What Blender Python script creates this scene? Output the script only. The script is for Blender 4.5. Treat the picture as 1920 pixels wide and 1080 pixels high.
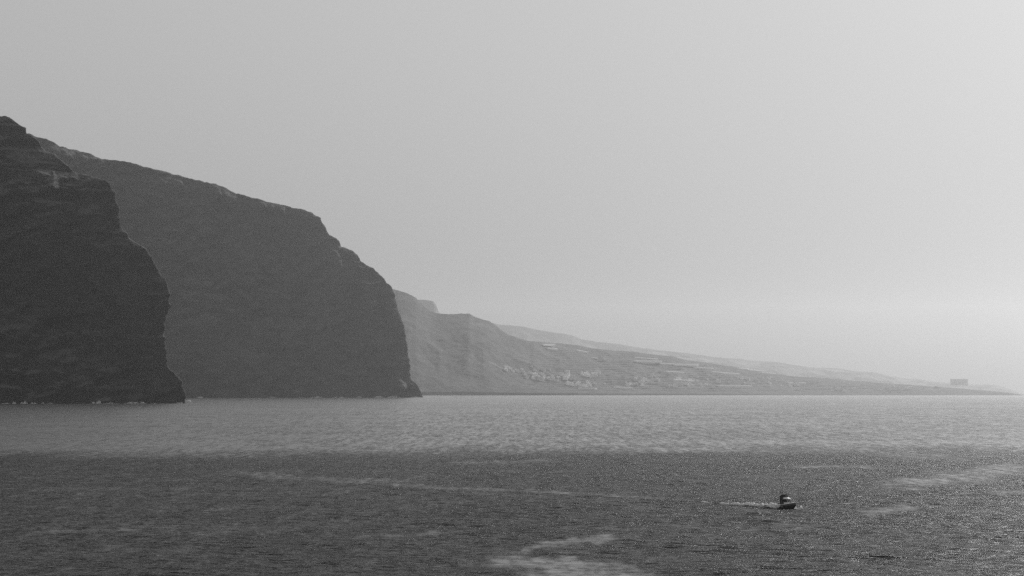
import bpy, bmesh, math, random
import numpy as np
from mathutils import Vector, Matrix

for o in list(bpy.data.objects):
    bpy.data.objects.remove(o, do_unlink=True)
SC = bpy.context.scene
COL = SC.collection
RNG = np.random.default_rng(7)

# ------------------------------------------------------------------ camera
F_PX = 4500.0                 # focal length in photo pixels (1920 wide)
CAM_H = 25.0                  # metres above the sea
PITCH = math.atan((728.4 - 540.0) / F_PX)
cam_d = bpy.data.cameras.new('camera')
cam_d.sensor_width = 36.0
cam_d.lens = 36.0 * F_PX / 1920.0
cam_d.clip_start = 1.0
cam_d.clip_end = 200000.0
cam = bpy.data.objects.new('camera', cam_d)
cam.location = (0, 0, CAM_H)
cam.rotation_euler = (math.pi / 2 + PITCH, 0, 0)
COL.objects.link(cam)
SC.camera = cam

# ------------------------------------------------------------------ light
SUN_EL = math.radians(24.0)
SUN_AZ = math.radians(27.0)   # to the right of the view direction (+Y)
sun_dir = Vector((math.sin(SUN_AZ) * math.cos(SUN_EL), math.cos(SUN_AZ) * math.cos(SUN_EL), math.sin(SUN_EL)))
SKY_POW, SKY_MUL = 0.47, 4.15    # tone of the black-and-white sky
W = bpy.data.worlds.new('World')
SC.world = W
W.use_nodes = True
nt = W.node_tree
bg = nt.nodes['Background']
sky = nt.nodes.new('ShaderNodeTexSky')
sky.sky_type = 'NISHITA'
sky.sun_disc = False
sky.sun_elevation = SUN_EL
sky.sun_rotation = SUN_AZ
sky.altitude = 25
sky.air_density = 4.8
sky.dust_density = 2.0
sky.ozone_density = 1.0
bw = nt.nodes.new('ShaderNodeRGBToBW')          # black-and-white photograph
nt.links.new(sky.outputs[0], bw.inputs[0])
pw = nt.nodes.new('ShaderNodeMath'); pw.operation = 'POWER'; pw.inputs[1].default_value = SKY_POW
ml = nt.nodes.new('ShaderNodeMath'); ml.operation = 'MULTIPLY'; ml.inputs[1].default_value = SKY_MUL
nt.links.new(bw.outputs[0], pw.inputs[0]); nt.links.new(pw.outputs[0], ml.inputs[0])
nt.links.new(ml.outputs[0], bg.inputs[0])
bg.inputs[1].default_value = 0.05
W.cycles.sampling_method = 'NONE'       # smooth sky: the surfaces find it by themselves
sl = bpy.data.lights.new('sun', 'SUN')
sl.energy = 3.5
sl.angle = math.radians(0.53)
sun = bpy.data.objects.new('sun', sl)
sun.rotation_euler = sun_dir.to_track_quat('Z', 'Y').to_euler()
COL.objects.link(sun)

SC.view_settings.view_transform = 'Standard'
SC.view_settings.look = 'None'
SC.view_settings.gamma = 1.0
SC.view_settings.use_curve_mapping = False
SC.view_settings.exposure = 0.0
SC.render.engine = 'CYCLES'
SC.cycles.use_denoising = False
SC.cycles.use_adaptive_sampling = False
SC.cycles.max_bounces = 6
SC.cycles.volume_bounces = 0
SC.cycles.sample_clamp_direct = 4.0
SC.cycles.sample_clamp_indirect = 4.0
HAZE_DENSITY = 1.58e-5
HAZE_G = 0.72

# ------------------------------------------------------------------ helpers
R_EARTH = 6.371e6
cp, sp = math.cos(PITCH), math.sin(PITCH)

def slopes(px, py):
    """pixel -> (dx/dy, dz/dy) of the ray through it"""
    a = (np.asarray(px, float) - 960.0) / F_PX
    b = (540.0 - np.asarray(py, float)) / F_PX
    dy = cp - b * sp
    dz = sp + b * cp
    return a / dy, dz / dy

def project(X, Y, Z):
    dz = Z - CAM_H
    c = Y * cp + dz * sp
    u = -Y * sp + dz * cp
    return 960.0 + F_PX * X / c, 540.0 - F_PX * u / c

def sea_z(X, Y):
    return -(X * X + Y * Y) / (2 * R_EARTH)

def on_water(px, py):
    """where the ray through a pixel meets the (curved) sea"""
    sx, sz = slopes(px, py)
    k = (1 + sx * sx) / (2 * R_EARTH)
    disc = np.maximum(sz * sz - 4 * k * CAM_H, 0)
    Y = (-sz - np.sqrt(disc)) / (2 * k)
    return sx * Y, Y

def hash2(ix, iy, seed):
    h = (ix.astype(np.int64) * 374761393 + iy.astype(np.int64) * 668265263 + seed * 974711) & 0x7fffffff
    h = ((h ^ (h >> 13)) * 1274126177) & 0x7fffffff
    h = h ^ (h >> 16)
    return (h & 0xffff) / 65535.0

def vnoise(x, y, seed=0):
    x, y = np.broadcast_arrays(np.asarray(x, float), np.asarray(y, float))
    ix, iy = np.floor(x), np.floor(y)
    fx, fy = x - ix, y - iy
    fx = fx * fx * fx * (fx * (fx * 6 - 15) + 10)
    fy = fy * fy * fy * (fy * (fy * 6 - 15) + 10)
    ix = ix.astype(np.int64); iy = iy.astype(np.int64)
    a = hash2(ix, iy, seed); b = hash2(ix + 1, iy, seed)
    c = hash2(ix, iy + 1, seed); d = hash2(ix + 1, iy + 1, seed)
    return (a + (b - a) * fx) * (1 - fy) + (c + (d - c) * fx) * fy - 0.5

def fbm(x, y, octs=5, seed=0, gain=0.5, ridged=False):
    t = 0; a = 1.0; n = 0
    for k in range(octs):
        v = vnoise(np.asarray(x) * 2 ** k + 17.3 * k, np.asarray(y) * 2 ** k - 9.1 * k, seed + k)
        if ridged:
            v = 0.5 - 2 * np.abs(v)
        t = t + a * v; n += a; a *= gain
    return t / n * 2

def smooth(a, b, x):
    t = np.clip((x - a) / (b - a), 0, 1)
    return t * t * (3 - 2 * t)

def grid_mesh(name, P, flip=False):
    """P: (rows, cols, 3) -> mesh"""
    r, c = P.shape[:2]
    me = bpy.data.meshes.new(name)
    me.vertices.add(r * c)
    me.vertices.foreach_set('co', P.reshape(-1).astype(np.float32))
    i = np.arange(r * c).reshape(r, c)
    q = np.stack([i[:-1, :-1], i[:-1, 1:], i[1:, 1:], i[1:, :-1]], -1).reshape(-1, 4)
    if flip:
        q = q[:, ::-1]
    n = len(q)
    me.loops.add(n * 4)
    me.loops.foreach_set('vertex_index', q.reshape(-1).astype(np.int32))
    me.polygons.add(n)
    me.polygons.foreach_set('loop_start', np.arange(0, n * 4, 4, dtype=np.int32))
    me.polygons.foreach_set('use_smooth', np.ones(n, bool))
    me.update()
    return me

def link(name, me, mats, parent=None, **props):
    o = bpy.data.objects.new(name, me)
    if me is not None and mats:
        for m in (mats if isinstance(mats, (list, tuple)) else [mats]):
            if len(me.materials) < (len(mats) if isinstance(mats, (list, tuple)) else 1):
                me.materials.append(m)
    COL.objects.link(o)
    if parent:
        o.parent = parent
    for k, v in props.items():
        o[k] = v
    return o

# ------------------------------------------------------------------ materials
def mat(name, col=0.1, rough=0.8, spec=0.3):
    m = bpy.data.materials.new(name)
    m.use_nodes = True
    p = m.node_tree.nodes['Principled BSDF']
    p.inputs['Base Color'].default_value = (col, col, col, 1)
    p.inputs['Roughness'].default_value = rough
    p.inputs['Specular IOR Level'].default_value = spec
    return m, m.node_tree, p

def N(t, typ, **kw):
    n = t.nodes.new(typ)
    for k, v in kw.items():
        if k.startswith('i_'):
            n.inputs[k[2:].replace('_', ' ')].default_value = v
        else:
            setattr(n, k, v)
    return n

def ramp(t, src, stops):
    r = N(t, 'ShaderNodeValToRGB')
    while len(r.color_ramp.elements) < len(stops):
        r.color_ramp.elements.new(0.5)
    for e, (p, c) in zip(r.color_ramp.elements, stops):
        e.position = p; e.color = (c, c, c, 1)
    t.links.new(src, r.inputs[0])
    return r

def rock_material(name, dark, light, ledge, scale):
    """bare basalt, dusty bands, dry scrub on everything that is not steep"""
    m, t, p = mat(name, dark, 0.9, 0.15)
    geo = N(t, 'ShaderNodeNewGeometry')
    mp = N(t, 'ShaderNodeMapping')
    mp.inputs['Scale'].default_value = (scale * 1.3, scale, scale * 1.5)
    t.links.new(geo.outputs['Position'], mp.inputs['Vector'])
    n1 = N(t, 'ShaderNodeTexNoise', i_Scale=1.0, i_Detail=8.0, i_Roughness=0.62)
    t.links.new(mp.outputs[0], n1.inputs['Vector'])
    mp1 = N(t, 'ShaderNodeMapping')
    mp1.inputs['Scale'].default_value = (scale * 2.2, scale * 1.5, scale * 0.6)
    t.links.new(geo.outputs['Position'], mp1.inputs['Vector'])
    t.links.new(mp1.outputs[0], n1.inputs['Vector'])
    r1 = ramp(t, n1.outputs['Fac'], [(0.35, dark), (0.55, (dark + light) / 2), (0.75, light)])
    sep = N(t, 'ShaderNodeSeparateXYZ')
    t.links.new(geo.outputs['Normal'], sep.inputs[0])
    n2 = N(t, 'ShaderNodeTexNoise', i_Scale=2.3, i_Detail=6.0, i_Roughness=0.7)
    t.links.new(mp.outputs[0], n2.inputs['Vector'])
    ad = N(t, 'ShaderNodeMath', operation='MULTIPLY_ADD')
    ad.inputs[1].default_value = 0.5; ad.inputs[2].default_value = -0.25
    t.links.new(n2.outputs['Fac'], ad.inputs[0])
    ad2 = N(t, 'ShaderNodeMath', operation='ADD')
    t.links.new(sep.outputs['Z'], ad2.inputs[0]); t.links.new(ad.outputs[0], ad2.inputs[1])
    r2_ = ramp(t, ad2.outputs[0], [(0.42, 0.0), (0.72, 1.0)])
    n4 = N(t, 'ShaderNodeTexNoise', i_Scale=0.32, i_Detail=3.0, i_Roughness=0.55)
    t.links.new(mp.outputs[0], n4.inputs['Vector'])
    r4 = ramp(t, n4.outputs['Fac'], [(0.4, 0.12), (0.62, 1.0)])
    r2 = N(t, 'ShaderNodeMath', operation='MULTIPLY')
    t.links.new(r2_.outputs[0], r2.inputs[0]); t.links.new(r4.outputs[0], r2.inputs[1])
    mx = N(t, 'ShaderNodeMix', data_type='RGBA')
    t.links.new(r2.outputs[0], mx.inputs['Factor'])
    t.links.new(r1.outputs[0], mx.inputs['A'])
    mx.inputs['B'].default_value = (ledge, ledge, ledge, 1)
    t.links.new(mx.outputs['Result'], p.inputs['Base Color'])
    bp = N(t, 'ShaderNodeBump', i_Strength=0.6, i_Distance=0.25 / scale * 0.2)
    n3 = N(t, 'ShaderNodeTexNoise', i_Scale=3.5, i_Detail=8.0, i_Roughness=0.65)
    t.links.new(mp.outputs[0], n3.inputs['Vector'])
    t.links.new(n3.outputs['Fac'], bp.inputs['Height'])
    t.links.new(bp.outputs[0], p.inputs['Normal'])
    return m

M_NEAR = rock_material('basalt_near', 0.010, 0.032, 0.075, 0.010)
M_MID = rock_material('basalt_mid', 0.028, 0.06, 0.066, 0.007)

def coast_material(name, a, b, c, scale):
    m, t, p = mat(name, a, 0.95, 0.1)
    geo = N(t, 'ShaderNodeNewGeometry')
    mp = N(t, 'ShaderNodeMapping')
    mp.inputs['Scale'].default_value = (scale, scale * 0.5, scale * 2)
    t.links.new(geo.outputs['Position'], mp.inputs['Vector'])
    n1 = N(t, 'ShaderNodeTexNoise', i_Scale=1.0, i_Detail=7.0, i_Roughness=0.6)
    t.links.new(mp.outputs[0], n1.inputs['Vector'])
    r1 = ramp(t, n1.outputs['Fac'], [(0.3, a), (0.6, b), (0.8, c)])
    vo = N(t, 'ShaderNodeTexVoronoi', i_Scale=1.6)
    t.links.new(mp.outputs[0], vo.inputs['Vector'])
    sp_ = N(t, 'ShaderNodeSeparateColor')
    t.links.new(vo.outputs['Color'], sp_.inputs[0])
    r2 = ramp(t, sp_.outputs[0], [(0.0, 0.8), (0.7, 1.0), (1.0, 1.3)])
    mu = N(t, 'ShaderNodeMix', data_type='RGBA', blend_type='MULTIPLY')
    mu.inputs['Factor'].default_value = 1.0
    t.links.new(r1.outputs[0], mu.inputs['A']); t.links.new(r2.outputs[0], mu.inputs['B'])
    t.links.new(mu.outputs['Result'], p.inputs['Base Color'])
    return m

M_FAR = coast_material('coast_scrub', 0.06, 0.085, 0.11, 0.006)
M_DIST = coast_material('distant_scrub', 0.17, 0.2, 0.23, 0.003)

def sea_material():
    m, t, p = mat('sea_water', 0.012, 0.1, 0.5)
    geo = N(t, 'ShaderNodeNewGeometry')
    at = N(t, 'ShaderNodeAttribute', attribute_name='calm')
    h = None
    for sc, amp, asp in ((0.28, 0.3, 0.3), (0.9, 0.2, 0.16), (2.4, 0.11, 0.16), (6.0, 0.045, 0.2)):
        mp = N(t, 'ShaderNodeMapping')
        mp.inputs['Rotation'].default_value = (0, 0, math.radians(4 + 2 * sc))
        mp.inputs['Scale'].default_value = (sc * asp, sc, sc)
        t.links.new(geo.outputs['Position'], mp.inputs['Vector'])
        n = N(t, 'ShaderNodeTexNoise', i_Scale=1.0, i_Detail=3.0, i_Roughness=0.55)
        t.links.new(mp.outputs[0], n.inputs['Vector'])
        mu = N(t, 'ShaderNodeMath', operation='MULTIPLY')
        mu.inputs[1].default_value = amp
        t.links.new(n.outputs['Fac'], mu.inputs[0])
        if h is None:
            h = mu
        else:
            ad = N(t, 'ShaderNodeMath', operation='ADD')
            t.links.new(h.outputs[0], ad.inputs[0]); t.links.new(mu.outputs[0], ad.inputs[1])
            h = ad
    # gusts and wind rows: uneven ripple height
    acc = at.outputs['Fac']
    for wx_, wy_, k in ((2.4, 4.5, 1.4), (1.8, 14.0, 1.2), (3.2, 30.0, 1.0), (5.0, 100.0, 0.8)):
        mp = N(t, 'ShaderNodeMapping')
        mp.inputs['Rotation'].default_value = (0, 0, math.radians(3))
        mp.inputs['Scale'].default_value = (1 / wx_, 1 / wy_, 1)
        t.links.new(geo.outputs['Position'], mp.inputs['Vector'])
        n = N(t, 'ShaderNodeTexNoise', i_Scale=1.0, i_Detail=2.0, i_Roughness=0.5)
        t.links.new(mp.outputs[0], n.inputs['Vector'])
        mu = N(t, 'ShaderNodeMath', operation='MULTIPLY_ADD')
        mu.inputs[1].default_value = k; mu.inputs[2].default_value = -0.5 * k
        t.links.new(n.outputs['Fac'], mu.inputs[0])
        ad = N(t, 'ShaderNodeMath', operation='ADD')
        t.links.new(acc, ad.inputs[0]); t.links.new(mu.outputs[0], ad.inputs[1])
        acc = ad.outputs[0]
    mr = N(t, 'ShaderNodeMath', operation='MULTIPLY_ADD')
    mr.inputs[1].default_value = SEA_CALM - SEA_ROUGH; mr.inputs[2].default_value = SEA_ROUGH
    t.links.new(acc, mr.inputs[0])
    st = N(t, 'ShaderNodeMath', operation='MAXIMUM')
    st.inputs[1].default_value = 0.12
    t.links.new(mr.outputs[0], st.inputs[0])
    bp = N(t, 'ShaderNodeBump', i_Strength=1.0)
    t.links.new(st.outputs[0], bp.inputs['Distance'])
    t.links.new(h.outputs[0], bp.inputs['Height'])
    # water as seen through a polarising filter: dark body, part of the sky's mirror image
    fr = N(t, 'ShaderNodeFresnel', i_IOR=1.333)
    gl = N(t, 'ShaderNodeBsdfGlossy', i_Roughness=0.2)
    gl.inputs['Color'].default_value = (SEA_MIRROR, SEA_MIRROR, SEA_MIRROR, 1)
    df = N(t, 'ShaderNodeBsdfDiffuse')
    df.inputs['Color'].default_value = (0.012, 0.012, 0.012, 1)
    mx = N(t, 'ShaderNodeMixShader')
    for q in (fr, gl, df):
        t.links.new(bp.outputs[0], q.inputs['Normal'])
    t.links.new(fr.outputs[0], mx.inputs[0]); t.links.new(df.outputs[0], mx.inputs[1]); t.links.new(gl.outputs[0], mx.inputs[2])
    t.nodes.remove(p)
    t.links.new(mx.outputs[0], t.nodes['Material Output'].inputs['Surface'])
    return m

SEA_MIRROR = 0.68
SEA_ROUGH, SEA_CALM = 3.9, 0.5
M_SEA = sea_material()

def translucent(m, col, f):
    t = m.node_tree; p = t.nodes['Principled BSDF']
    tr = N(t, 'ShaderNodeBsdfTranslucent'); tr.inputs['Color'].default_value = (col, col, col, 1)
    mx = N(t, 'ShaderNodeMixShader'); mx.inputs[0].default_value = f
    t.links.new(p.outputs[0], mx.inputs[1]); t.links.new(tr.outputs[0], mx.inputs[2])
    t.links.new(mx.outputs[0], t.nodes['Material Output'].inputs['Surface'])
    return m

def foam_material():
    m, t, p = mat('foam', 0.85, 0.7, 0.3)
    return translucent(m, 0.92, 0.6)
M_FOAM = foam_material()

# ------------------------------------------------------------------ sea
def polyline_calm(X, Y, pix, half_px, strength, soft=1.0):
    """a slick: a band of smooth water along a line on the sea, given by photo pixels"""
    pix = np.array(pix, float)
    lx, ly = on_water(pix[:, 0], pix[:, 1])
    hw = ly ** 2 / (CAM_H * F_PX) * half_px
    yy = np.interp(X, lx, ly)
    ww = np.interp(X, lx, hw)
    L = lx[-1] - lx[0]
    wob = 0.8 * fbm(X / (0.1 * L), Y / (0.6 * np.mean(hw)) * 0.25, 4, 31)
    d = np.abs((Y - yy) / ww + wob)
    end = smooth(lx[0] - 0.02 * L, lx[0] + 0.22 * L, X) * (1 - smooth(lx[-1] - 0.22 * L, lx[-1] + 0.02 * L, X))
    return strength * (1 - smooth(0.25, 1.5, d)) * end

def calm_map(X, Y):
    r = np.hypot(X, Y)
    edge = 870 + 60 * fbm(X / 110, Y / 500, 4, 5) + 60 * fbm(X / 30, Y / 90, 3, 6)
    far = 0.5 * smooth(-70, 60, r - edge) + 0.5 * smooth(-20, 190, r - edge - 60 * fbm(X / 60, Y / 200, 3, 8))
    streak = 0.5 + 0.9 * fbm(X / 140 + 3, Y / 75, 4, 9)
    c = far * (0.8 + 0.14 * np.clip(streak, 0, 1))
    near = 0.45 * np.clip(fbm(X / 75, Y / 26 + 3, 4, 12, gain=0.6) + 0.05, 0, 1)
    c = np.maximum(c, near)
    for pix, hw, s in SLICKS:
        c = np.maximum(c, polyline_calm(X, Y, pix, hw, s))
    return np.clip(c, 0, 1)

SLICKS = [
    ([(880, 1052), (960, 1052), (1060, 1054), (1160, 1064), (1260, 1084)], 13, 0.95),
    ([(950, 1078), (1060, 1074), (1160, 1078), (1260, 1095)], 14, 0.9),
    ([(960, 1040), (1010, 1022), (1060, 1016), (1110, 1012), (1180, 1008)], 8, 0.85),
    ([(1600, 916), (1680, 911), (1760, 903), (1830, 890), (1900, 876), (1960, 866)], 9, 0.8),
    ([(1470, 877), (1560, 874), (1660, 876)], 3.5, 0.75),
    ([(1600, 966), (1650, 959), (1720, 948)], 6, 0.75),
    ([(380, 882), (470, 888), (560, 897), (700, 904), (840, 892)], 5, 0.52),
    ([(640, 904), (760, 910), (900, 917), (1040, 923), (1180, 931), (1340, 940)], 3.5, 0.5),
    ([(60, 996), (180, 994), (310, 990)], 5, 0.5),
    ([(650, 1006), (760, 1003), (860, 998)], 4, 0.5),
    ([(1840, 926), (1900, 924), (1960, 922)], 4.5, 0.7),
    ([(1350, 997), (1450, 991), (1550, 984)], 6, 0.4),
    ([(1200, 987), (1330, 990), (1460, 986)], 4, 0.35),
    ([(820, 868), (940, 866), (1080, 862)], 3, 0.5),
]

WAKE = np.array([(1200, 933.0), (1260, 937.5), (1310, 941.0), (1350, 944.5), (1390, 948.0), (1425, 951.0), (1466, 953.8)])

def build_sea():
    # rings: fine where the waves can be told apart, coarse towards the horizon
    rs = [0.5, 40, 90, 150, 200, 230, 250]
    while rs[-1] < 26500:
        r = rs[-1]
        rs.append(r + max(0.6, 0.18 * r * r / (CAM_H * 2400.0)) if r < 1500 else r * 1.025)
    rs = np.array(rs)
    dr = np.gradient(rs)
    th = np.concatenate([np.linspace(-180, -15, 60)[:-1], np.linspace(-15, 15, 860), np.linspace(15, 180, 60)[1:]])
    th = np.radians(th)
    Rr, T = np.meshgrid(rs, th, indexing='ij')
    X, Y = Rr * np.sin(T), Rr * np.cos(T)
    Z = sea_z(X, Y)
    calm = calm_map(X, Y)
    nz = np.zeros_like(X)
    n = 56
    for k in range(n):
        lam = 1.7 * (14.0 / 1.7) ** ((k + RNG.random()) / n)
        ang = math.radians(-84) + RNG.normal(0, 0.55 if lam < 7 else 0.35)
        kx, ky = math.cos(ang) * 2 * math.pi / lam, math.sin(ang) * 2 * math.pi / lam
        slope = 0.05 if lam < 4 else (0.03 if lam < 7 else 0.009)
        a = slope * lam / (2 * math.pi) * (0.7 + 0.6 * RNG.random())
        wgt = smooth(1.7, 3.0, lam / np.maximum(dr, 0.35))[:, None]
        damp = 1 - calm * (0.8 if lam < 7 else 0.4)
        rows = wgt[:, 0] > 0
        nz[rows] += (wgt * damp)[rows] * a * np.sin(kx * X[rows] + ky * Y[rows] + RNG.random() * 6.28)
    nz *= (1 + 0.5 * fbm(X / 25, Y / 25, 2, 44))
    nz[Rr < 200] = 0
    # the boat's wash: a low swell along its track, with a trough on the near side
    wx, wy = on_water(WAKE[:, 0], WAKE[:, 1])
    sel = (Rr > 440) & (Rr < 600) & (np.abs(X - 45) < 60)
    D = np.full(X.shape, 1e3); T_ = np.zeros(X.shape); SG = np.zeros(X.shape)
    for a in range(len(wx) - 1):
        ax, ay, bx, by = wx[a], wy[a], wx[a + 1], wy[a + 1]
        L2 = (bx - ax) ** 2 + (by - ay) ** 2
        q = np.clip(((X - ax) * (bx - ax) + (Y - ay) * (by - ay)) / L2, 0, 1)
        ex, ey = X - ax - q * (bx - ax), Y - ay - q * (by - ay)
        dd = np.hypot(ex, ey)
        m_ = sel & (dd < D)
        D[m_] = dd[m_]; T_[m_] = ((a + q) / (len(wx) - 1))[m_]
        SG[m_] = (ex * (by - ay) - ey * (bx - ax))[m_]
    amp = 0.05 + 0.22 * smooth(0.3, 1.0, T_)
    off = np.where(SG > 0, D, -D)
    nz += np.where(sel, amp * np.exp(-(off / 1.3) ** 2) - 0.6 * amp * np.exp(-((np.abs(off) - 2.6) / 1.2) ** 2), 0)
    P = np.stack([X, Y, Z + nz], -1)
    me = grid_mesh('sea', P)
    at = me.attributes.new('calm', 'FLOAT', 'POINT')
    # waves too short for the far rings go into the ripple roughness instead
    coarse = smooth(0.7, 2.2, dr)[:, None]
    calm = np.where(Rr > 250, calm - 0.12 * coarse * (1 - calm), calm)
    at.data.foreach_set('value', calm.reshape(-1).astype(np.float32))
    return link('sea', me, M_SEA, kind='structure', label='dark rippled sea with pale smooth slicks', category='sea')
build_sea()

# ------------------------------------------------------------------ cliffs
def build_headland(name, sil, y_of, front, back, Lf, Lb, nr, ncf, ncb, rnose, amp, seed, material, label, ledge_tilt):
    """Headland as contour lines stacked along its skyline. Each contour runs from the land
    side along the sea face to the nose and round to the back."""
    sil = np.array(sil, float)
    t = np.concatenate([[0], np.cumsum(np.hypot(np.diff(sil[:, 0]), np.diff(sil[:, 1])))])
    tt = np.linspace(0, t[-1], nr)
    px, py = np.interp(tt, t, sil[:, 0]), np.interp(tt, t, sil[:, 1])
    # the sea face is one rough plane: the skyline only cuts it off
    k_ = front[1] / front[0]
    xb = slopes(px[-1], py[-1])[0] * y_of(0.0)
    sx, sz = slopes(px, py)
    Yn = np.full(nr, y_of(0.0))
    for _ in range(60):
        Zn = CAM_H + Yn * sz
        Yn = 0.7 * Yn + 0.3 * (y_of(np.maximum(Zn, 0)) + k_ * (sx * Yn - xb))
    Xn, Zn = sx * Yn, CAM_H + Yn * sz
    # rows below the water so that the foot is closed
    Xn = np.append(Xn, Xn[-1] + 6); Yn = np.append(Yn, Yn[-1]); Zn = np.append(Zn, -40); px = np.append(px, px[-1] + 4)
    sF = np.linspace(0, 1, ncf) ** 1.25 * Lf
    sB = np.linspace(0, 1, ncb)[1:] ** 1.5 * Lb
    s = np.concatenate([-sB[::-1], sF])
    h = lambda q: (q + np.sqrt(q * q + rnose * rnose)) / 2 - rnose / 2
    S, _ = np.meshgrid(s, Zn)
    Zg = np.repeat(Zn[:, None], len(s), 1)
    f = np.array(front) / np.hypot(*front); b = np.array(back) / np.hypot(*back)
    PX = Xn[:, None] + f[0] * h(S) + b[0] * h(-S)
    PY = Yn[:, None] + f[1] * h(S) + b[1] * h(-S)
    nrm = np.array([-f[1], f[0]])
    if nrm[1] > 0:
        nrm = -nrm
    away = smooth(10, 160, np.abs(S))
    S0 = S
    S = (xb - PX) / abs(f[0]) + 0.15 * Zg          # distance along the face
    zz = Zg + ledge_tilt * S
    gully = fbm(S / 210, Zg / 900, 4, seed, ridged=True)
    butt = fbm(S / 70 + 0.4 * fbm(S / 90, Zg / 90, 3, seed + 3), Zg / 260, 4, seed + 7, ridged=True)
    fine = fbm(S / 30, Zg / 24, 5, seed + 11)
    ph = zz / 46 + 1.1 * fbm(S / 260, zz / 160, 3, seed + 15)
    saw = ph - np.floor(ph)
    terr = (saw - smooth(0.72, 1.0, saw))
    ph2 = zz / 13 + 1.3 * fbm(S / 90, zz / 60, 3, seed + 19)
    saw2 = ph2 - np.floor(ph2)
    terr2 = (saw2 - smooth(0.6, 1.0, saw2))
    patch = smooth(0.0, 0.5, fbm(S / 200, Zg / 120, 3, seed + 23))
    scar = fbm(S / 150 + 0.5 * fbm(S / 120, Zg / 120, 2, seed + 61), Zg / 200, 4, seed + 63)
    d = amp * away * (0.8 * gully + 0.45 * butt + 0.7 * scar) + amp * 0.42 * (0.3 + 0.7 * away) * fine \
        - amp * 0.4 * terr * patch - amp * 0.1 * terr2 * patch
    PX = PX + nrm[0] * d
    PY = PY + nrm[1] * d
    jag = amp * 0.32 * fbm(Zn / 14, Zn * 0 + seed, 5, seed + 31, gain=0.65)
    for _ in range(3):                               # keep the photographed skyline on the nose of each contour
        ppx, ppy = project(PX, PY, Zg)
        j = np.argmax(ppx, 1)
        k = np.arange(len(Zn))
        PX += ((px - ppx[k, j]) * PY[k, j] / F_PX)[:, None]
    PX += jag[:, None] * 0.5
    Zg = Zg + amp * 0.12 * fbm(PX / 16, PY / 30, 4, seed + 40, gain=0.7) * (Zg > 60)
    me = grid_mesh(name, np.stack([PX, PY, Zg], -1), flip=True)
    return link(name, me, material, kind='structure', label=label, category='cliff')

NEAR = [(-420, 90), (-330, 118), (-180, 160), (-90, 192), (-40, 208), (0, 218), (10, 219), (22, 225), (33, 232), (40, 236), (47, 240), (47, 244), (50, 250),
        (64, 258), (78, 270), (90, 283), (104, 287), (110, 297), (120, 306), (130, 313), (141, 323), (158, 326), (175, 331),
        (195, 337), (207, 345), (211, 352), (217, 360), (218, 377), (222, 383), (224, 390), (224, 410), (225, 424), (232, 434),
        (245, 446), (262, 460), (275, 470), (284, 483), (293, 498), (300, 511), (307, 519), (312, 530), (317, 545), (318, 556),
        (319, 573), (315, 582), (311, 592), (309, 610), (308, 630), (309, 645), (312, 660), (315, 678), (317, 690), (322, 698),
        (333, 707), (339, 716), (341, 725), (344, 733), (347, 743), (348, 752.5)]
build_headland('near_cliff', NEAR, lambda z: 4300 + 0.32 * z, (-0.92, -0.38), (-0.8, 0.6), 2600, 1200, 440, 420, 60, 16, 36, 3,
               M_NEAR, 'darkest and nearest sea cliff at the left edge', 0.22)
MID = [(-300, 236), (-60, 244), (55, 250), (64, 254), (83, 260), (98, 266), (110, 273), (125, 278), (150, 284), (165, 287), (178, 294), (190, 298),
       (215, 301), (245, 304), (262, 310), (280, 314), (300, 319), (330, 327), (350, 332), (380, 340), (405, 345), (420, 352),
       (441, 362), (470, 370), (510, 380), (545, 388), (562, 392), (581, 397), (590, 404), (600, 408), (605, 418), (613, 433),
       (618, 441), (630, 448), (637, 454), (640, 462), (650, 465), (665, 472), (673, 480), (678, 491), (690, 499), (700, 503),
       (711, 512), (721, 522), (724, 530), (735, 539), (737, 545), (742, 560), (744, 572), (750, 590), (757, 610), (763, 640),
       (766, 665), (769, 690), (769, 706), (775, 714), (782, 722), (786, 730), (792, 738), (792, 744.5)]
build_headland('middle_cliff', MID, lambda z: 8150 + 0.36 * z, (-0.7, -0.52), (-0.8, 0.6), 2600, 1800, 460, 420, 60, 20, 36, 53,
               M_MID, 'tall mid grey sea cliff behind the darkest one', 0.16)

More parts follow.
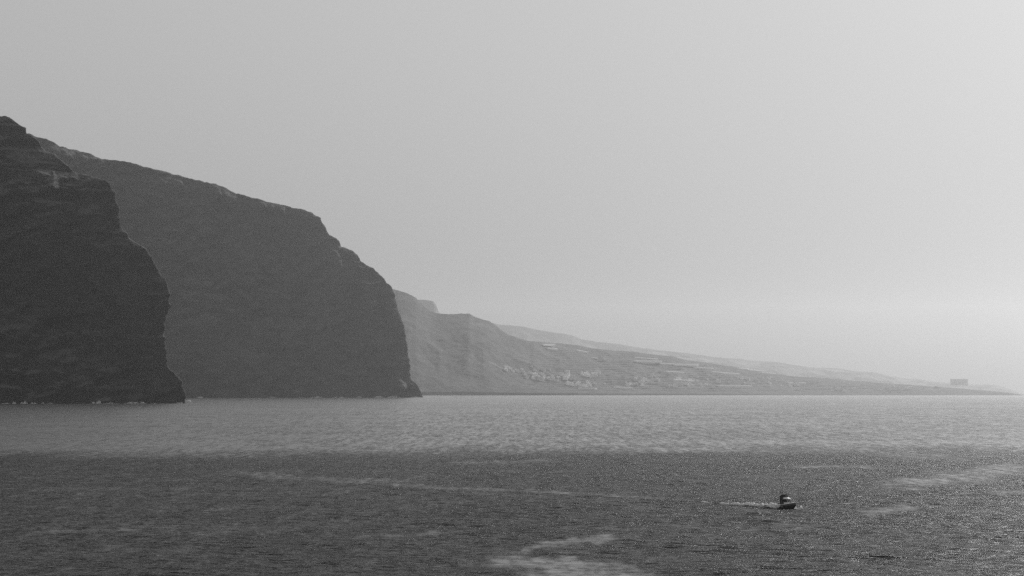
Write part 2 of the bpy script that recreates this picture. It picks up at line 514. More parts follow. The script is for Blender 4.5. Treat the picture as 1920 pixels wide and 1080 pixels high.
# ------------------------------------------------------------------ far coast
class Coast:
    def __init__(self, ridge, shore_y, ridge_y, power, amp, seed, cliff=0.03, terrace=5.0):
        self.terrace = terrace
        self.r = np.array(ridge, float); self.sy = shore_y; self.ry = ridge_y
        self.p = power; self.amp = amp; self.seed = seed; self.cliff = cliff
    def at(self, px, v):
        px = np.asarray(px, float); v = np.asarray(v, float)
        py = np.interp(px, self.r[:, 0], self.r[:, 1])
        Ys = np.interp(px, *self.sy); Yr = np.interp(px, *self.ry)
        sx, sz = slopes(px, py)
        Zr = CAM_H + Yr * sz - sea_z(Yr * sx, Yr)
        vv = np.clip(v, 0, 1)
        Y = Ys + (Yr - Ys) * v
        X = Y * sx
        z = Zr * (self.cliff * smooth(0, 0.015, v) + (1 - self.cliff) * vv ** self.p)
        z = np.where(v > 1, Zr * (1 - 0.5 * (v - 1)), z)
        z = np.where(v < 0, v * 900, z)
        env = np.clip(vv * (1 - vv) * 4, 0, 1) * np.minimum(Zr / 250, 1.0)
        g = fbm(X / 330, Y / 900, 4, self.seed, ridged=True) * 0.8 + fbm(X / 120, Y / 160, 4, self.seed + 9) * 0.35
        z = z + env * self.amp * g
        q = z / 15.0 + 0.8 * fbm(X / 500, Y / 500, 2, self.seed + 33)
        q = q - np.floor(q)
        z = z - self.terrace * np.clip(env * 2, 0, 1) * smooth(930, 1040, px) * (q - smooth(0.75, 1.0, q))
        z = z + np.where(v > 0, 1, 0) * np.minimum(Zr / 120, 1) * (2.4 * fbm(X / 22, Y / 40, 4, self.seed + 20) * np.minimum(vv * 30, 1))
        return X, Y, z + sea_z(X, Y)
    def find(self, px, py):
        """the slope point seen at a pixel"""
        v = np.linspace(0.0, 1.0, 500)
        X, Y, Z = self.at(np.full(500, float(px)), v)
        q = project(X, Y, Z)[1]
        i = int(np.argmax(q <= py)) if (q <= py).any() else 499
        return Vector((X[i], Y[i], Z[i]))
    def mesh(self, name, x0, x1, nc, nv):
        px = np.linspace(x0, x1, nc)
        v = np.concatenate([[-0.04, -0.01], np.linspace(0, 0.03, 14)[:-1], np.linspace(0.03, 1, nv), [1.03, 1.1, 1.3, 1.7]])
        V, PX = np.meshgrid(v, px, indexing='ij')
        X, Y, Z = self.at(PX, V)
        return grid_mesh(name, np.stack([X, Y, Z], -1))

FAR = Coast([(500, 536), (640, 538), (738, 542), (755, 547), (768, 552), (780, 558), (786, 565), (792, 572), (800, 578), (806, 583),
             (818, 587), (840, 589), (870, 588), (880, 587.5), (890, 594), (905, 599), (917, 602), (925, 607), (940, 619), (955, 628),
             (970, 633), (990, 639), (1010, 641), (1050, 644), (1085, 647), (1110, 653), (1150, 657), (1190, 659.5), (1220, 664),
             (1260, 668), (1290, 676), (1320, 679), (1350, 684), (1400, 691), (1450, 700), (1480, 705), (1530, 708), (1580, 712),
             (1640, 717), (1720, 722.5), (1800, 728.5), (1860, 733), (1895, 737), (1915, 740.5), (1930, 743.5), (1960, 746)],
            ([500, 760, 1100, 1500, 1900], [14300, 14600, 14900, 15300, 15600]),
            ([500, 760, 1000, 1100, 1500, 1900], [16100, 16200, 16600, 17300, 17600, 17000]), 1.12, 32, 71)
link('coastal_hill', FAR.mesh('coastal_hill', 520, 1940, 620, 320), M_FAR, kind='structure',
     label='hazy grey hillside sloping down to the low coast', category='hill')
DIST = Coast([(700, 604), (860, 605), (925, 606), (940, 609), (960, 610), (985, 613), (1000, 617), (1030, 622), (1060, 626), (1075, 629), (1090, 636),
              (1120, 641), (1160, 645), (1200, 652), (1240, 657), (1280, 661), (1310, 665), (1330, 668), (1355, 671), (1393, 673),
              (1400, 675), (1460, 679), (1480, 683), (1520, 689), (1575, 691), (1605, 696), (1640, 698), (1665, 704), (1700, 710),
              (1725, 711), (1745, 715), (1780, 718), (1820, 721), (1865, 721), (1880, 725), (1900, 731), (1912, 737), (1925, 741), (1990, 745)],
             ([700, 1900], [20500, 19500]), ([700, 1900], [24500, 23000]), 1.1, 40, 131)
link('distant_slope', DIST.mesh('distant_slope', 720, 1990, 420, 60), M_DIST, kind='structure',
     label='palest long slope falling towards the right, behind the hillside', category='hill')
PEAK = Coast([(660, 600), (740, 575), (778, 562), (795, 562), (812, 564), (818, 572), (823, 585), (835, 600), (900, 640)],
             ([600, 900], [24300, 24300]), ([600, 900], [25500, 25500]), 1.1, 30, 151)
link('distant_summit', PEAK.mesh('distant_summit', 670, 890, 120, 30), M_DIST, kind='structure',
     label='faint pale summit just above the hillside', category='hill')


# ------------------------------------------------------------------ mesh bits
def new_bm():
    return bmesh.new()

def add_box(bm, x0, x1, y0, y1, z0, z1, mi=0, taper=0.0):
    cx, cy = (x0 + x1) / 2, (y0 + y1) / 2
    k = 1 - taper
    vs = [bm.verts.new(p) for p in ((x0, y0, z0), (x1, y0, z0), (x1, y1, z0), (x0, y1, z0))]
    vs += [bm.verts.new((cx + (p[0] - cx) * k, cy + (p[1] - cy) * k, z1)) for p in ((x0, y0), (x1, y0), (x1, y1), (x0, y1))]
    for f in ((3, 2, 1, 0), (4, 5, 6, 7), (0, 1, 5, 4), (1, 2, 6, 5), (2, 3, 7, 6), (3, 0, 4, 7)):
        bm.faces.new([vs[i] for i in f]).material_index = mi

def add_loft(bm, rings, closed=True, caps=True, mi=0):
    rows = [[bm.verts.new(p) for p in r] for r in rings]
    n = len(rows[0])
    for a, b in zip(rows[:-1], rows[1:]):
        for i in range(n if closed else n - 1):
            j = (i + 1) % n
            bm.faces.new((a[i], a[j], b[j], b[i])).material_index = mi
    if caps and closed:
        bm.faces.new(rows[0][::-1]).material_index = mi
        bm.faces.new(rows[-1]).material_index = mi

def add_tube(bm, pts, r, n=6, mi=0):
    rings = []
    pts = [Vector(p) for p in pts]
    for i, p in enumerate(pts):
        d = (pts[min(i + 1, len(pts) - 1)] - pts[max(i - 1, 0)]).normalized()
        u = d.cross(Vector((0, 0, 1)))
        if u.length < 1e-3:
            u = Vector((1, 0, 0))
        u.normalize(); w = u.cross(d)
        rings.append([p + r * (math.cos(a) * u + math.sin(a) * w) for a in [2 * math.pi * k / n for k in range(n)]])
    add_loft(bm, rings, mi=mi)

def done(bm, name, mats, parent=None, smooth_=False, bevel=0.0, **props):
    bmesh.ops.recalc_face_normals(bm, faces=bm.faces)
    if bevel:
        bmesh.ops.bevel(bm, geom=[e for e in bm.edges if e.calc_face_angle(0) > 0.5], offset=bevel, segments=2, affect='EDGES', profile=0.6)
    me = bpy.data.meshes.new(name)
    bm.to_mesh(me); bm.free()
    if smooth_:
        me.polygons.foreach_set('use_smooth', np.ones(len(me.polygons), bool))
    return link(name, me, mats, parent, **props)

# ------------------------------------------------------------------ village and greenhouses
def plaster(name, a, b):
    m, t, p = mat(name, a, 0.85, 0.2)
    oi = N(t, 'ShaderNodeObjectInfo')
    r = ramp(t, oi.outputs['Random'], [(0.0, a), (1.0, b)])
    t.links.new(r.outputs[0], p.inputs['Base Color'])
    return m
M_PLASTER = plaster('painted_plaster', 0.5, 0.9)
M_WINDOW = mat('window_glass', 0.03, 0.15, 0.5)[0]
M_ROOF = mat('roof_tiles', 0.2, 0.85)[0]
M_PLASTIC = plaster('greenhouse_plastic', 0.75, 0.9)
M_BLOCK = mat('concrete_block', 0.85, 0.9)[0]

def house_mesh(k):
    bm = new_bm()
    w, d, h = ((11, 9, 6.2), (15, 10, 6.6), (9, 8, 3.8), (22, 11, 12.5))[k]
    add_box(bm, -w / 2, w / 2, -d / 2, d / 2, -6, h)
    for s_ in (-1, 1):                                # parapets
        add_box(bm, s_ * (w / 2 - 0.15) - 0.15, s_ * (w / 2 - 0.15) + 0.15, -d / 2 + 0.31, d / 2 - 0.31, h, h + 0.7)
        add_box(bm, -w / 2, w / 2, s_ * (d / 2 - 0.15) - 0.15, s_ * (d / 2 - 0.15) + 0.15, h, h + 0.7)
    if k in (0, 1, 3):                                # stair house on the roof
        add_box(bm, -w * 0.3, w * 0.1, -d * 0.1, d * 0.4, h, h + 2.6)
    if k == 2:                                        # tiled hip roof
        add_box(bm, -w / 2 - 0.4, w / 2 + 0.4, -d / 2 - 0.4, d / 2 + 0.4, h + 0.7, h + 2.8, 2, 0.85)
    floors = max(1, int(h // 3))
    for f in range(floors):
        n = max(2, int(w // 3.4))
        for i in range(n):
            x = -w / 2 + (i + 0.5) * w / n
            z = 0.9 + f * (h / floors)
            add_box(bm, x - 0.45, x + 0.45, -d / 2 - 0.03, -d / 2 + 0.2, z, z + 1.2, 1)
    bmesh.ops.recalc_face_normals(bm, faces=bm.faces)
    me = bpy.data.meshes.new('house'); bm.to_mesh(me); bm.free()
    for m in (M_PLASTER, M_WINDOW, M_ROOF):
        me.materials.append(m)
    return me
HOUSES = [house_mesh(k) for k in range(4)]
rnd = random.Random(11)

def put_house(px, py, kind, label, group, cat='house', name='house', scale=1.0, coast=None):
    p = (coast or FAR).find(px, py)
    o = bpy.data.objects.new(name, HOUSES[kind])
    COL.objects.link(o)
    o.location = p
    o.rotation_euler = (0, 0, rnd.uniform(-0.5, 0.5))
    s_ = scale * rnd.uniform(1.0, 1.7)
    o.scale = (s_, s_, s_ * rnd.uniform(0.9, 1.1))
    o['label'] = label; o['category'] = cat; o['group'] = group
    return o

ORD = ['leftmost', 'second', 'third', 'fourth', 'fifth', 'sixth', 'seventh', 'eighth', 'ninth', 'tenth', 'eleventh', 'twelfth', 'thirteenth',
       'fourteenth', 'fifteenth', 'sixteenth', 'seventeenth', 'eighteenth', 'nineteenth', 'twentieth',
       'twenty-first', 'twenty-second', 'twenty-third', 'twenty-fourth', 'twenty-fifth', 'twenty-sixth']
CLUSTERS = [
    # centre x, centre y, spread x, spread y, count, label, group
    (958, 694, 14, 6, 12, 'small pale house at the upper left end of the hillside village', 'houses at the upper left end of the village'),
    (1000, 700, 34, 9, 26, 'small pale house among the upper rows of the hillside village', 'houses in the upper rows of the village'),
    (1035, 710, 34, 8, 24, 'small pale house among the lower rows of the hillside village', 'houses in the lower rows of the village'),
    (1106, 705, 15, 6, 24, 'small white house in the tight bright cluster right of the village', 'houses in the tight bright cluster'),
    (1098, 722, 34, 7, 26, 'small pale house on the terraces below the tight bright cluster', 'houses on the terraces below the cluster'),
    (1196, 718, 34, 9, 26, 'small pale house by the shore under the long greenhouses', 'houses by the shore under the greenhouses'),
    (1222, 704, 9, 3.5, 8, 'small white house on the rise above the shore houses', 'houses on the rise above the shore'),
    (1300, 720, 70, 11, 26, 'small pale house scattered along the middle of the low coast', 'houses along the middle of the low coast'),
    (1410, 712, 34, 9, 22, 'small pale house in the hamlet below the brightest greenhouse', 'houses below the brightest greenhouse'),
    (1490, 728, 18, 6, 12, 'small pale house in the shore hamlet right of centre', 'houses in the shore hamlet right of centre'),
    (1580, 728, 46, 7, 24, 'small pale house along the shore below the long pale ridge', 'houses along the shore below the ridge'),
    (1690, 731, 70, 5, 22, 'small pale house on the low shore left of the big block', 'houses on the low shore left of the block'),
]
for cx, cy, sx_, sy_, n, lab, grp in CLUSTERS:
    spots = sorted((rnd.gauss(cx, sx_ * 0.55), min(rnd.gauss(cy, sy_ * 0.55), 738.5)) for _ in range(n))
    for i, (px, py) in enumerate(spots):
        put_house(px, py, rnd.choice((0, 1, 1, 2, 3)), lab + (', leftmost of them' if i == 0 else f', {ORD[i]} from the left'), grp)
for (px, py, k, sc_, lab) in [
        (1132, 676, 0, 1.0, 'lone white house on the dark slope between two greenhouses'),
        (949, 690, 1, 1.0, 'topmost pale building of the hillside village'),
        (1036, 708, 3, 0.9, 'brightest wide building in the middle of the hillside village'),
        (1092, 702, 3, 0.8, 'tall pale building beside the tight bright cluster'),
        (1212, 727, 3, 0.9, 'tall pale apartment building close to the shore'),
        (1605, 731, 3, 0.8, 'white apartment building on the shore near the low cape'),
        (1640, 733, 3, 0.7, 'pale apartment building standing right of the white one'),
        (1755, 728, 3, 0.9, 'tall narrow pale building near the big block')]:
    put_house(px, py, k, lab, 'single buildings on the coast', 'building', 'building', sc_)

def greenhouse_mesh(length, depth, bays):
    bm = new_bm()
    n = bays
    ring = [(-depth / 2, -8.0)]
    for i in range(n):
        y0 = -depth / 2 + i * depth / n
        ring += [(y0, 3.6), (y0 + depth / n / 2, 5.6)]
    ring += [(depth / 2, 3.6), (depth / 2, -8.0)]
    add_loft(bm, [[(x, y, z) for y, z in ring] for x in (-length / 2, length / 2)])
    for i in range(int(length // 12)):                # frame ribs under the sheet
        x = -length / 2 + 6 + i * 12
        add_box(bm, x - 0.2, x + 0.2, -depth / 2 - 0.1, -depth / 2 + 0.05, -1, 3.5, 1)
    bmesh.ops.recalc_face_normals(bm, faces=bm.faces)
    me = bpy.data.meshes.new('greenhouse'); bm.to_mesh(me); bm.free()
    me.materials.append(M_PLASTIC); me.materials.append(M_BLOCK)
    return me

STRIPS = [((1016, 647), (1038, 648.5)), ((1024, 653), (1042, 655.5)), ((1078, 656), (1099, 661)), ((1108, 671), (1121, 672.5)),
          ((1146, 685), (1165, 691)), ((1190, 671), (1232, 674)), ((1190, 678), (1238, 679)), ((1226, 682), (1262, 683.5)),
          ((1262, 684), (1303, 685.5)), ((1300, 690), (1336, 692)), ((1334, 697), (1382, 702)), ((1383, 691.5), (1402, 693)),
          ((1402, 693.5), (1434, 697)), ((1426, 699), (1452, 702)), ((1248, 697), (1280, 699.5)), ((1262, 712), (1300, 715)),
          ((1345, 724), (1402, 724.5)), ((1478, 719), (1508, 719.5)), ((1150, 727), (1186, 728)), ((1085, 729), (1118, 730))]
STRIPS_D = [((1258, 666.5), (1296, 669)), ((1330, 680.5), (1357, 685)), ((1450, 687), (1470, 688)), ((1600, 714), (1672, 716)), ((1838, 729), (1878, 730.5))]
def put_strip(coast, a, b, label, group, depth):
    p, q = coast.find(*a), coast.find(*b)
    q = Vector((q.x, p.y + max(-90, min(90, q.y - p.y)), q.z))
    c = (p + q) / 2
    L = math.hypot(q.x - p.x, q.y - p.y)
    o = bpy.data.objects.new('greenhouse', greenhouse_mesh(L, depth, max(2, int(depth / 8))))
    COL.objects.link(o)
    mid = coast.find((a[0] + b[0]) / 2, (a[1] + b[1]) / 2)
    o.location = (c.x, c.y, min(p.z, q.z, mid.z) * 0.5 + mid.z * 0.5 + 2.5)
    o.rotation_euler = (0, -math.atan2(q.z - p.z, L) * 0.8, math.atan2(q.y - p.y, q.x - p.x))
    o['label'] = label; o['category'] = 'greenhouse'; o['group'] = group
for i, (a, b) in enumerate(sorted(STRIPS)):
    put_strip(FAR, a, b, f'long pale greenhouse on the hazy coastal hillside, {ORD[i]} from the left' if i else
              'long pale greenhouse on the hazy coastal hillside, leftmost of all', 'greenhouses on the coastal hillside', 34)
for i, (a, b) in enumerate(sorted(STRIPS_D)):
    put_strip(DIST, a, b, f'pale greenhouse roof on the palest far slope, {ORD[i]} from the left' if i else
              'pale greenhouse roof on the palest far slope, leftmost of all', 'greenhouses on the palest slope', 40)

def build_block():
    """big slab building on the crest near the cape"""
    Y = 22600.0
    sx0, sz0 = slopes(1782, 721.5); sx1, sz1 = slopes(1814.5, 711)
    x0, x1 = sx0 * Y, sx1 * Y
    z0, z1 = CAM_H + Y * sz0, CAM_H + Y * sz1
    root = link('slab_building', None, None, label='big pale slab building on the crest near the cape', category='building')
    root.location = ((x0 + x1) / 2, Y, z0)
    w, h, d = x1 - x0, z1 - z0, 32.0
    bm = new_bm(); add_box(bm, -w / 2, w / 2, -d / 2, d / 2, -30, h); done(bm, 'wall', M_BLOCK, root)
    bm = new_bm()
    add_box(bm, -w / 2 - 0.5, w / 2 + 0.5, -d / 2 - 0.5, d / 2 + 0.5, h + 0.02, h + 1.6); add_box(bm, w * 0.3, w * 0.42, -6, 6, h + 1.62, h + 4.5)
    done(bm, 'roof', M_BLOCK, root)
    nf = int(h // 3.4)
    bm = new_bm(); add_box(bm, -w / 2 + 3, w / 2 - 3, -1.4, 0, 0, 0.9)
    b0 = done(bm, 'balcony', M_PLASTER, root)
    b0.location = (0, -d / 2 - 0.02, 3.0)
    for k in range(1, nf):
        b = b0.copy(); COL.objects.link(b); b.parent = root; b.location = (0, -d / 2 - 0.02, 3.0 + k * h / nf)
    bm = new_bm(); add_box(bm, -0.9, 0.9, -0.06, 0.2, 0, 1.3)
    w0 = done(bm, 'window', M_WINDOW, root)
    first = True
    for k in range(nf):
        for i in range(12):
            o = w0 if first else w0.copy()
            if not first:
                COL.objects.link(o); o.parent = root
            first = False
            o.location = (-w / 2 + (i + 0.5) * w / 12, -d / 2 - 0.02, 1.0 + k * h / nf)
build_block()

# ------------------------------------------------------------------ surf at the foot of the cliffs
from mathutils.bvhtree import BVHTree
def bvh(name):
    me = bpy.data.objects[name].data
    return BVHTree.FromPolygons([v.co for v in me.vertices], [p.vertices[:] for p in me.polygons])

def foam_ridge(bm, pts, width, height, seed, fade=True):
    """a lumpy crest of foam along a line of points on the water"""
    n = len(pts)
    rows = []
    for i, p in enumerate(pts):
        d = (Vector(pts[min(i + 1, n - 1)]) - Vector(pts[max(i - 1, 0)])); d.z = 0; d.normalize()
        u = Vector((-d.y, d.x, 0))
        e = 1.0
        if fade == 'start':
            e = min(1, (i + 0.4) / (n * 0.35)) ** 0.5
        elif fade:
            e = math.sin(math.pi * min(1, (i + 0.4) / (n * 0.9))) ** 0.5 if n > 1 else 1
        hgt = height * e * max(0.05, 0.75 + 1.5 * float(fbm(i * 0.23, seed * 3.1, 4, seed)))
        wd = width * (0.35 + 0.65 * e) * (0.8 + 0.5 * float(fbm(i * 0.31, seed * 1.7, 3, seed + 5)))
        row = []
        for k in range(7):
            a = math.pi * k / 6
            j = 1 + 0.5 * float(vnoise(i * 0.9, k * 1.3, seed + 9))
            row.append(Vector(p) + u * (wd / 2 * math.cos(a)) + Vector((0, 0, hgt * math.sin(a) * j - 0.06 * height)))
        rows.append(row)
    add_loft(bm, rows, closed=False)

def build_surf():
    segs = [('near_cliff', [(4, 22, .5), (23, 32, 1), (39, 56, 1.2), (58, 69, 1), (79, 84, 1.2), (86, 104, .35), (172, 180, .8), (181, 192, 1.3),
                            (194, 226, .4), (233, 280, .9), (284, 296, .3), (330, 347, .6), (349, 360, 1.3)]),
            ('middle_cliff', [(370, 384, .9), (505, 520, .8), (560, 572, .4), (583, 608, .9), (625, 634, .8), (636, 646, .7), (668, 680, .6), (702, 722, 1.0), (727, 752, 1.4), (770, 790, .5)])]
    for name, lst in segs:
        tree = bvh(name)
        bm = new_bm()
        for q, (a, b, hgt) in enumerate(lst):
            pts = []
            for px in np.arange(a, b, 0.35):
                sx = (px - 960) / F_PX
                d = Vector((sx, 1, 0)).normalized()
                z = sea_z(sx * 5000, 5000) if name == 'near_cliff' else sea_z(sx * 8000, 8000)
                hit = tree.ray_cast(Vector((0, 0, z + 0.8)), d, 12000)[0]
                y = hit.y - 5 if hit else (pts[-1].y if pts else (4975 if name == 'near_cliff' else 8240))
                pts.append(Vector((sx * y, y, sea_z(sx * y, y))))
            for _ in range(6):
                for i in range(1, len(pts) - 1):
                    pts[i].y = min(pts[i].y, (pts[i - 1].y + pts[i + 1].y) / 2)
            if len(pts) > 3:
                foam_ridge(bm, pts, 9.0, (2.8 if name == 'near_cliff' else 4.0) * hgt, 3 + q)
        done(bm, 'surf_foam', M_FOAM, None, True, kind='stuff', category='foam',
             label='white surf along the foot of the darkest cliff' if name == 'near_cliff' else 'white surf along the foot of the mid grey cliff')
build_surf()

# ------------------------------------------------------------------ boat
M_HULL = mat('dark_gelcoat', 0.02, 0.25, 0.5)[0]
M_GEL = mat('white_gelcoat', 0.75, 0.25, 0.5)[0]
M_CANVAS = mat('dark_canvas', 0.03, 0.85, 0.2)[0]
M_STEEL = mat('stainless_steel', 0.5, 0.25, 0.5)[0]
M_STEEL.node_tree.nodes['Principled BSDF'].inputs['Metallic'].default_value = 1.0
M_TINT = mat('tinted_glass', 0.02, 0.08, 0.5)[0]
M_RUBBER = mat('black_rubber', 0.02, 0.6, 0.3)[0]

def build_boat():
    bx, by = on_water(1477.0, 954.0)
    bx, by = float(bx), float(by)
    root = link('motor_boat', None, None, label='small dark motor boat with tall canopy crossing the water', category='boat')
    root.location = (bx, by, sea_z(bx, by) + 0.02)
    root.rotation_euler = (0, math.radians(-2.5), math.atan2(-0.72, 0.7))
    root.scale = (0.82, 0.9, 1.12)
    # hull: x forward, y to port
    L = 4.9
    st = [(-2.45, .84, .74, .18), (-1.6, .95, .76, .26), (-.6, .99, .8, .3), (.4, .96, .86, .3), (1.2, .8, .94, .26), (1.85, .5, 1.02, .16), (2.25, .24, 1.07, -.1), (2.5, .03, 1.1, -.6)]
    def ring(x, hb, sh, dr):
        half = [(hb, sh), (hb * .985, sh * .6), (hb * .93, .12), (hb * .82, -dr * .35), (hb * .4, -dr * .8)]
        pr = [(y, z) for y, z in half] + [(0, -dr)] + [(-y, z) for y, z in half[::-1]]
        return [(x - (0.0 if sh < 1 else 0) + 0.16 * (z > .5) * (x > 2), y, z) for y, z in pr]
    bm = new_bm()
    rings = [ring(*q) for q in st]
    add_loft(bm, rings)
    hull = done(bm, 'hull', M_HULL, root, True)
    bm = new_bm()                                     # rub rail round the sheer
    for sgn in (1, -1):
        add_tube(bm, [(x + 0.16 * (x > 2), sgn * (hb + .015), sh + .01) for x, hb, sh, dr in st], 0.05)
    done(bm, 'rub_rail', M_GEL, root, True)
    bm = new_bm()                                     # foredeck, cambered
    rows = []
    for x, hb, sh, dr in [(.35, .95, .87, 0), (.8, .88, .9, 0), (1.2, .78, .94, 0), (1.85, .48, 1.02, 0), (2.25, .22, 1.07, 0), (2.6, .03, 1.1, 0)]:
        rows.append([(x, hb * q, sh + .02 + .17 * (1 - q * q) * min(1, hb * 1.6)) for q in np.linspace(-1, 1, 9)])
    add_loft(bm, rows, closed=False)
    deck = done(bm, 'foredeck', M_GEL, root, True)
    bm = new_bm(); add_box(bm, -.28, .28, -.24, .24, 0, .06)
    ht = done(bm, 'hatch', M_TINT, deck, False, 0.015); ht.location = (1.25, 0, 1.11)
    bm = new_bm(); add_box(bm, -2.4, .36, -.8, .8, .3, .36)
    done(bm, 'cockpit_floor', M_GEL, root)
    bm = new_bm(); add_box(bm, -2.5, -2.32, -.78, .78, .3, .78); done(bm, 'transom', M_HULL, root, False, 0.02)
    # wheelhouse
    bm = new_bm()
    add_loft(bm, [[(x, y, z) for x, y in ((-.55, -.72), (.75 - k, -.66), (1.0 - k, -.3), (1.0 - k, .3), (.75 - k, .66), (-.55, .72))]
                  for k, z in ((0, .55), (.02, 1.2))])
    house = done(bm, 'wheelhouse', M_GEL, root, False, 0.02)
    bm = new_bm()
    add_loft(bm, [[(x, y, z) for x, y in ((-.5, -.69), (.71 - k, -.63), (.95 - k, -.28), (.95 - k, .28), (.71 - k, .63), (-.5, .69))]
                  for k, z in ((.03, 1.2), (.36, 1.78))])
    done(bm, 'window', M_TINT, house)
    for y0, x0 in ((-.63, .71), (-.28, .95), (.28, .95), (.63, .71)):     # pillars
        bm = new_bm(); add_tube(bm, [(x0 - .02, y0 * 1.01, 1.19), (x0 - .345, y0 * 1.01, 1.8)], .035)
        done(bm, 'pillar', M_GEL, house)
    bm = new_bm()                                     # hard top with a sloping brow
    add_loft(bm, [[(-.75, -.8, 1.8), (.35, -.76, 1.8), (.78, -.4, 1.76), (.78, .4, 1.76), (.35, .76, 1.8), (-.75, .8, 1.8)],
                  [(-.75, -.8, 1.9), (.3, -.74, 1.9), (.7, -.4, 1.86), (.7, .4, 1.86), (.3, .74, 1.9), (-.75, .8, 1.9)],
                  [(-.72, -.6, 2.12), (-.1, -.5, 2.14), (.2, -.3, 2.1), (.2, .3, 2.1), (-.1, .5, 2.14), (-.72, .6, 2.12)]])
    top = done(bm, 'hard_top', M_GEL, root, False, 0.02)
    bm = new_bm()                                     # upper screen / brow light bar
    add_loft(bm, [[(-.5, -.55, 2.13), (.05, -.4, 2.13), (.05, .4, 2.13), (-.5, .55, 2.13)], [(-.5, -.5, 2.5), (-.25, -.38, 2.5), (-.25, .38, 2.5), (-.5, .5, 2.5)]])
    done(bm, 'upper_screen', M_TINT, top)
    # aft canopy on hoops
    bm = new_bm()
    rows = []
    for x, z in ((-1.75, 2.45), (-1.5, 2.68), (-1.0, 2.74), (-.55, 2.66)):
        rows.append([(x, .84 * math.sin(q), z - .34 + .34 * math.cos(q)) for q in np.linspace(-1.35, 1.35, 9)])
    add_loft(bm, rows, closed=False)
    add_loft(bm, [[(x, y, z - .04) for x, y, z in r] for r in rows], closed=False)
    can = done(bm, 'canopy', M_CANVAS, root, True)
    bm = new_bm()
    add_box(bm, -1.74, -1.70, -.78, .78, .8, 2.42); done(bm, 'canopy_back_curtain', M_CANVAS, root)
    for sgn in (-1, 1):
        bm = new_bm(); add_box(bm, -1.69, -.8, sgn * .8 - .015, sgn * .8 + .015, .8, 2.38); done(bm, 'canopy_side_curtain', M_CANVAS, root)
        for x0, x1 in ((-1.7, -1.72), (-.6, -.58), (-1.1, -1.0)):
            bm = new_bm(); add_tube(bm, [(x0, sgn * .86, .58), (x1, sgn * .82, 2.4)], .022); done(bm, 'canopy_post', M_STEEL, root)
    bm = new_bm()                                     # bow rail
    rail = [(.6, .88, .74), (.7, .86, 1.2), (1.3, .72, 1.32), (1.9, .45, 1.42), (2.4, .14, 1.5), (2.45, 0, 1.5)]
    add_tube(bm, rail + [(x, -y, z) for x, y, z in rail[::-1][1:]], .018)
    for x, y, z, zb in ((1.3, .72, 1.32, .8), (1.9, .45, 1.42, .93), (2.4, .14, 1.5, 1.04)):
        for sgn in (1, -1):
            add_tube(bm, [(x, sgn * y, zb), (x, sgn * y, z)], .014)
    done(bm, 'bow_rail', M_STEEL, root)
    bm = new_bm(); add_tube(bm, [(-.7, .3, 2.1), (-.8, .3, 2.9), (-.88, .3, 3.5)], .016); done(bm, 'antenna', M_CANVAS, root)
    bm = new_bm(); add_tube(bm, [(-.3, -.2, 2.12), (-.3, -.2, 2.3), (-.3, -.2, 2.42)], .14, 10); done(bm, 'radar_dome', M_GEL, root, True)
    # swim platform and outboard
    bm = new_bm(); add_box(bm, -2.95, -2.45, -.7, .7, .2, .28); done(bm, 'swim_platform', M_HULL, root, False, 0.02)
    bm = new_bm()
    add_loft(bm, [[(-2.72 + a * .2, b * .17, z) for a, b in ((-1, -1), (1, -1), (1.2, 0), (1, 1), (-1, 1), (-1.3, 0))] for z in (.62, .7, 1.0, 1.1)])
    mot = done(bm, 'outboard_motor', M_RUBBER, root, True, 0.02)
    bm = new_bm(); add_box(bm, -2.8, -2.62, -.06, .06, -.5, .62); done(bm, 'motor_leg', M_RUBBER, mot)
    for sgn in (1, -1):                               # fenders hung on the side
        bm = new_bm(); add_tube(bm, [(-.9, sgn * 1.03, .1), (-.9, sgn * 1.05, .16), (-.9, sgn * 1.05, .44), (-.9, sgn * 1.03, .5)], .075, 8)
        done(bm, 'fender', M_GEL, root, True)
    # wake and bow wave
    a = np.linspace(0, 1, 150) ** 0.8
    tt = np.linspace(0, 1, len(WAKE))
    wx, wy = on_water(np.interp(a, tt, WAKE[:, 0]), np.interp(a, tt, WAKE[:, 1]))
    bm = new_bm()
    k0 = 0
    pts = [Vector((wx[i], wy[i] + 0.25 * math.sin(i * .37), sea_z(wx[i], wy[i]) + 0.08 + 0.2 * float(smooth(0.3, 1.0, a[i])))) for i in range(len(wx))]
    spans = [(40, 46, .1), (52, 60, .14), (62, 74, .18), (76, 94, .28), (90, 120, .42), (108, 149, .62)]
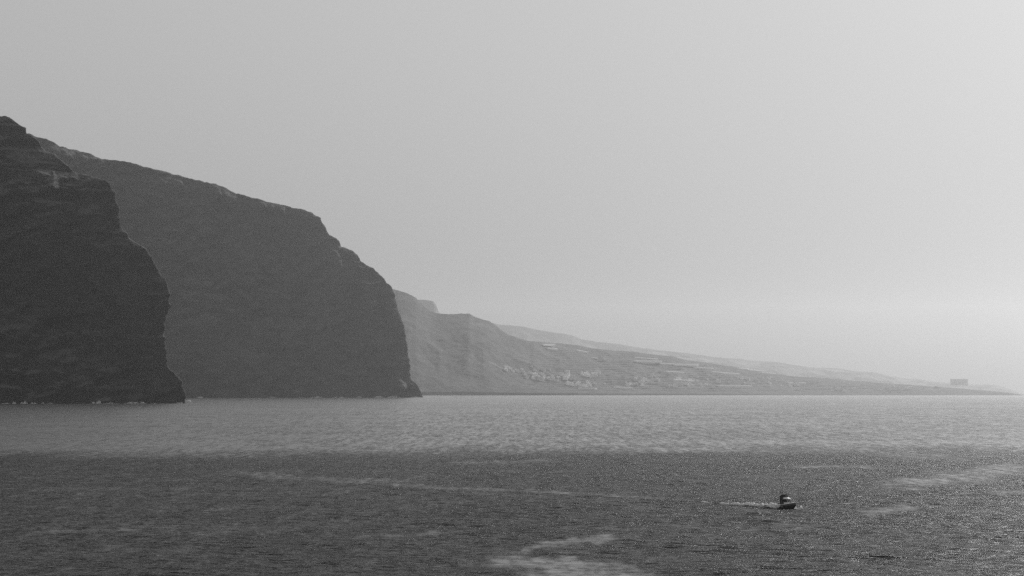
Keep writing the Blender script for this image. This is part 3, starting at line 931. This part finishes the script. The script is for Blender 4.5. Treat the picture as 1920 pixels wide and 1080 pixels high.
    for q, (i0, i1, hh) in enumerate(spans):
        seg = []
        for i in range(i0, i1):
            for f in range(3):
                seg.append(pts[i].lerp(pts[i + 1], f / 3))
        foam_ridge(bm, seg, 2.0, hh + .06, 60 + q, 'start' if i1 == 149 else True)
    done(bm, 'wake_foam', M_FOAM, None, True, kind='stuff', category='foam', label='thin white wake trailing behind the small motor boat')
    bm = new_bm()
    mw = Matrix.LocRotScale(root.location, root.rotation_euler, None)
    for q, (line, hh, wd) in enumerate([([(2.6, -.2, 0), (2.35, -.45, 0), (2.1, -.62, 0)], .3, .3),
                                        ([(2.55, .1, 0), (2.6, .6, 0), (2.5, 1.3, 0), (2.2, 2.0, 0), (1.7, 2.7, 0)], .5, .7)]):
        P = [mw @ Vector(p) for p in line]
        seg = []
        for i in range(len(P) - 1):
            for f in range(8):
                c = P[i].lerp(P[i + 1], f / 8); c.z = sea_z(c.x, c.y) + 0.12; seg.append(c)
        foam_ridge(bm, seg, wd, hh, 80 + q)
    done(bm, 'bow_wave_foam', M_FOAM, None, True, kind='stuff', category='foam', label='white bow wave curling at the front of the motor boat')
build_boat()

# ------------------------------------------------------------------ haze
def build_haze():
    bm = bmesh.new()
    bmesh.ops.create_cube(bm, size=1.0)
    zlo, zhi = -110.0, 985.0
    bmesh.ops.scale(bm, vec=(56000, 56000, zhi - zlo), verts=bm.verts)
    bmesh.ops.translate(bm, vec=(0, 0, (zlo + zhi) / 2), verts=bm.verts)
    me = bpy.data.meshes.new('haze'); bm.to_mesh(me); bm.free()
    m = bpy.data.materials.new('haze'); m.use_nodes = True
    t = m.node_tree
    t.nodes.remove(t.nodes['Principled BSDF'])
    v = N(t, 'ShaderNodeVolumePrincipled')
    v.inputs['Color'].default_value = (0.92, 0.92, 0.92, 1)
    v.inputs['Density'].default_value = HAZE_DENSITY
    v.inputs['Anisotropy'].default_value = HAZE_G
    t.links.new(v.outputs[0], t.nodes['Material Output'].inputs['Volume'])
    link('haze', me, m, kind='stuff', label='pale sea haze over the whole view', category='haze')
build_haze()
